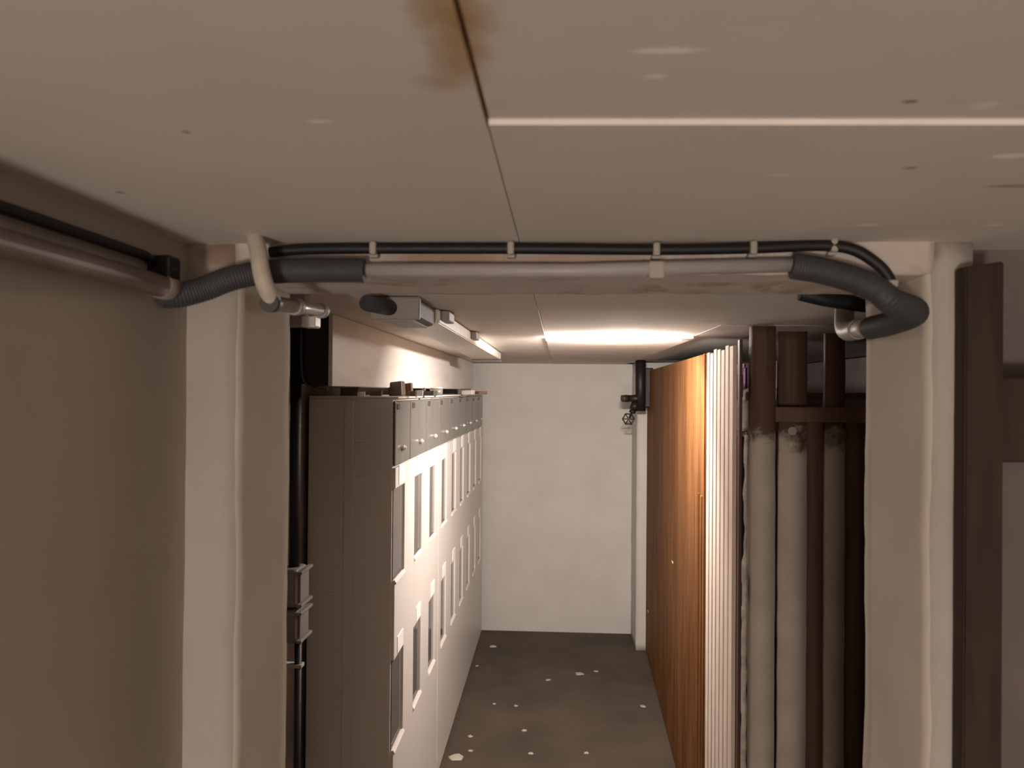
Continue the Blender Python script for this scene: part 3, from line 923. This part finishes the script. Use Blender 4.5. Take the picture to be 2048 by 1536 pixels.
b = bmesh.new(); bm_cyl(b, vp(1264, 824), vp(1258, 838), .008, 10); part('stem', b, M['iron'], t)
hub = vp(1257, 838, -.02)
b = bmesh.new()
R = .036
for k in range(24):
    pass
ringpts = [hub + Vector((math.cos(k * math.pi / 18) * R * (1 + .10 * math.cos(k * math.pi / 18 * 6)), 0, math.sin(k * math.pi / 18) * R * (1 + .10 * math.cos(k * math.pi / 18 * 6)))) for k in range(37)]
bm_tube(b, ringpts, .0042, 8, cap=False)
for k in range(6):
    a = k * math.pi / 3
    bm_cyl(b, hub, hub + Vector((math.cos(a) * R, 0, math.sin(a) * R)), .0038, 8)
bm_cyl(b, hub + Vector((0, -.008, 0)), hub + Vector((0, .012, 0)), .010, 12)
part('handwheel', b, M['iron'], t)
b = bmesh.new(); bm_box(b, vp(1290, 736) + Vector((0, -.02, 0)), vp(1306, 815) + Vector((.0, .12, 0)), .008)
part('meter_housing', b, M['iron'], t)

# ------------------------------------------------------------------ wood at the right edge of the foreground
b = bmesh.new()
YQ = 1.035
x0, x1 = PY(1928, 900, YQ).x, PY(2008, 900, YQ).x
zt0, zt1 = PY(1928, 533, YQ).z, PY(2008, 522, YQ).z
bm_prism(b, [(x0 - .004, 0), (x1 - .004, 0), (x1, zt1), (x0 + .002, zt0)], YQ, YF - .004)
bmesh.ops.bevel(b, geom=b.edges[:], offset=.002, segments=2, affect='EDGES')
make('wooden_post', b, M['fore_wood'], None, 'dark brown upright post in front of the right pillar', 'post')
b = bmesh.new()
bm_box(b, (x1 + .001, 1.045, PY(2030, 925, 1.045).z), (x1 + .30, YF + .058, PY(2030, 755, 1.045).z), .003)
make('wooden_crosspiece', b, M['fore_wood'], None, 'dark wooden crosspiece butting against the right side of the post', 'board')

# ------------------------------------------------------------------ plaster flakes on the floor
flakes = [(987, 1293, .030, 'long pale flake lying nearest the end of the meter cabinets'),
          (954, 1332, .012, 'tiny flake against the foot of the far meter cabinet'),
          (1096, 1360, .020, 'small flake near the middle of the floor, left of the square one'),
          (1159, 1348, .030, 'square pale flake in the middle of the floor'),
          (1192, 1343, .014, 'faint flake just right of the square pale flake'),
          (1286, 1413, .018, 'brightest white flake beside the brown boards'),
          (989, 1408, .012, 'faint speck left on the floor halfway to the back wall'),
          (1032, 1412, .012, 'faint speck right of the halfway speck on the floor'),
          (1049, 1461, .014, 'small flake in the near middle of the floor'),
          (941, 1473, .014, 'small flake beside the near cabinet, above the large flake'),
          (941, 1502, .014, 'small flake just above the tip of the large flake'),
          (1062, 1507, .014, 'small flake at the bottom edge, left of centre'),
          (1173, 1506, .014, 'small flake at the bottom edge, right of centre'),
          (914, 1515, .042, 'largest pale flake, by the foot of the near cabinet')]
for (px, py, s, lab) in flakes:
    p = PZ(px, py, 0.0)
    b = bmesh.new()
    n = 9
    ph = random.random() * 6
    ring = [b.verts.new((math.cos(k * 2 * math.pi / n + ph) * s * (.6 + .6 * random.random()), math.sin(k * 2 * math.pi / n + ph) * s * (.5 + .5 * random.random()), 0)) for k in range(n)]
    f = b.faces.new(ring)
    r = bmesh.ops.extrude_face_region(b, geom=[f])
    up = [v for v in r['geom'] if isinstance(v, bmesh.types.BMVert)]
    for v in up: v.co = Vector((v.co.x * .8, v.co.y * .8, .0025 + .003 * random.random()))
    bmesh.ops.recalc_face_normals(b, faces=b.faces[:])
    o = make('plaster_flake', b, M['flake'], None, lab, 'flake', 'plaster flakes on the floor')
    o.location = (p.x, p.y, 0.0)
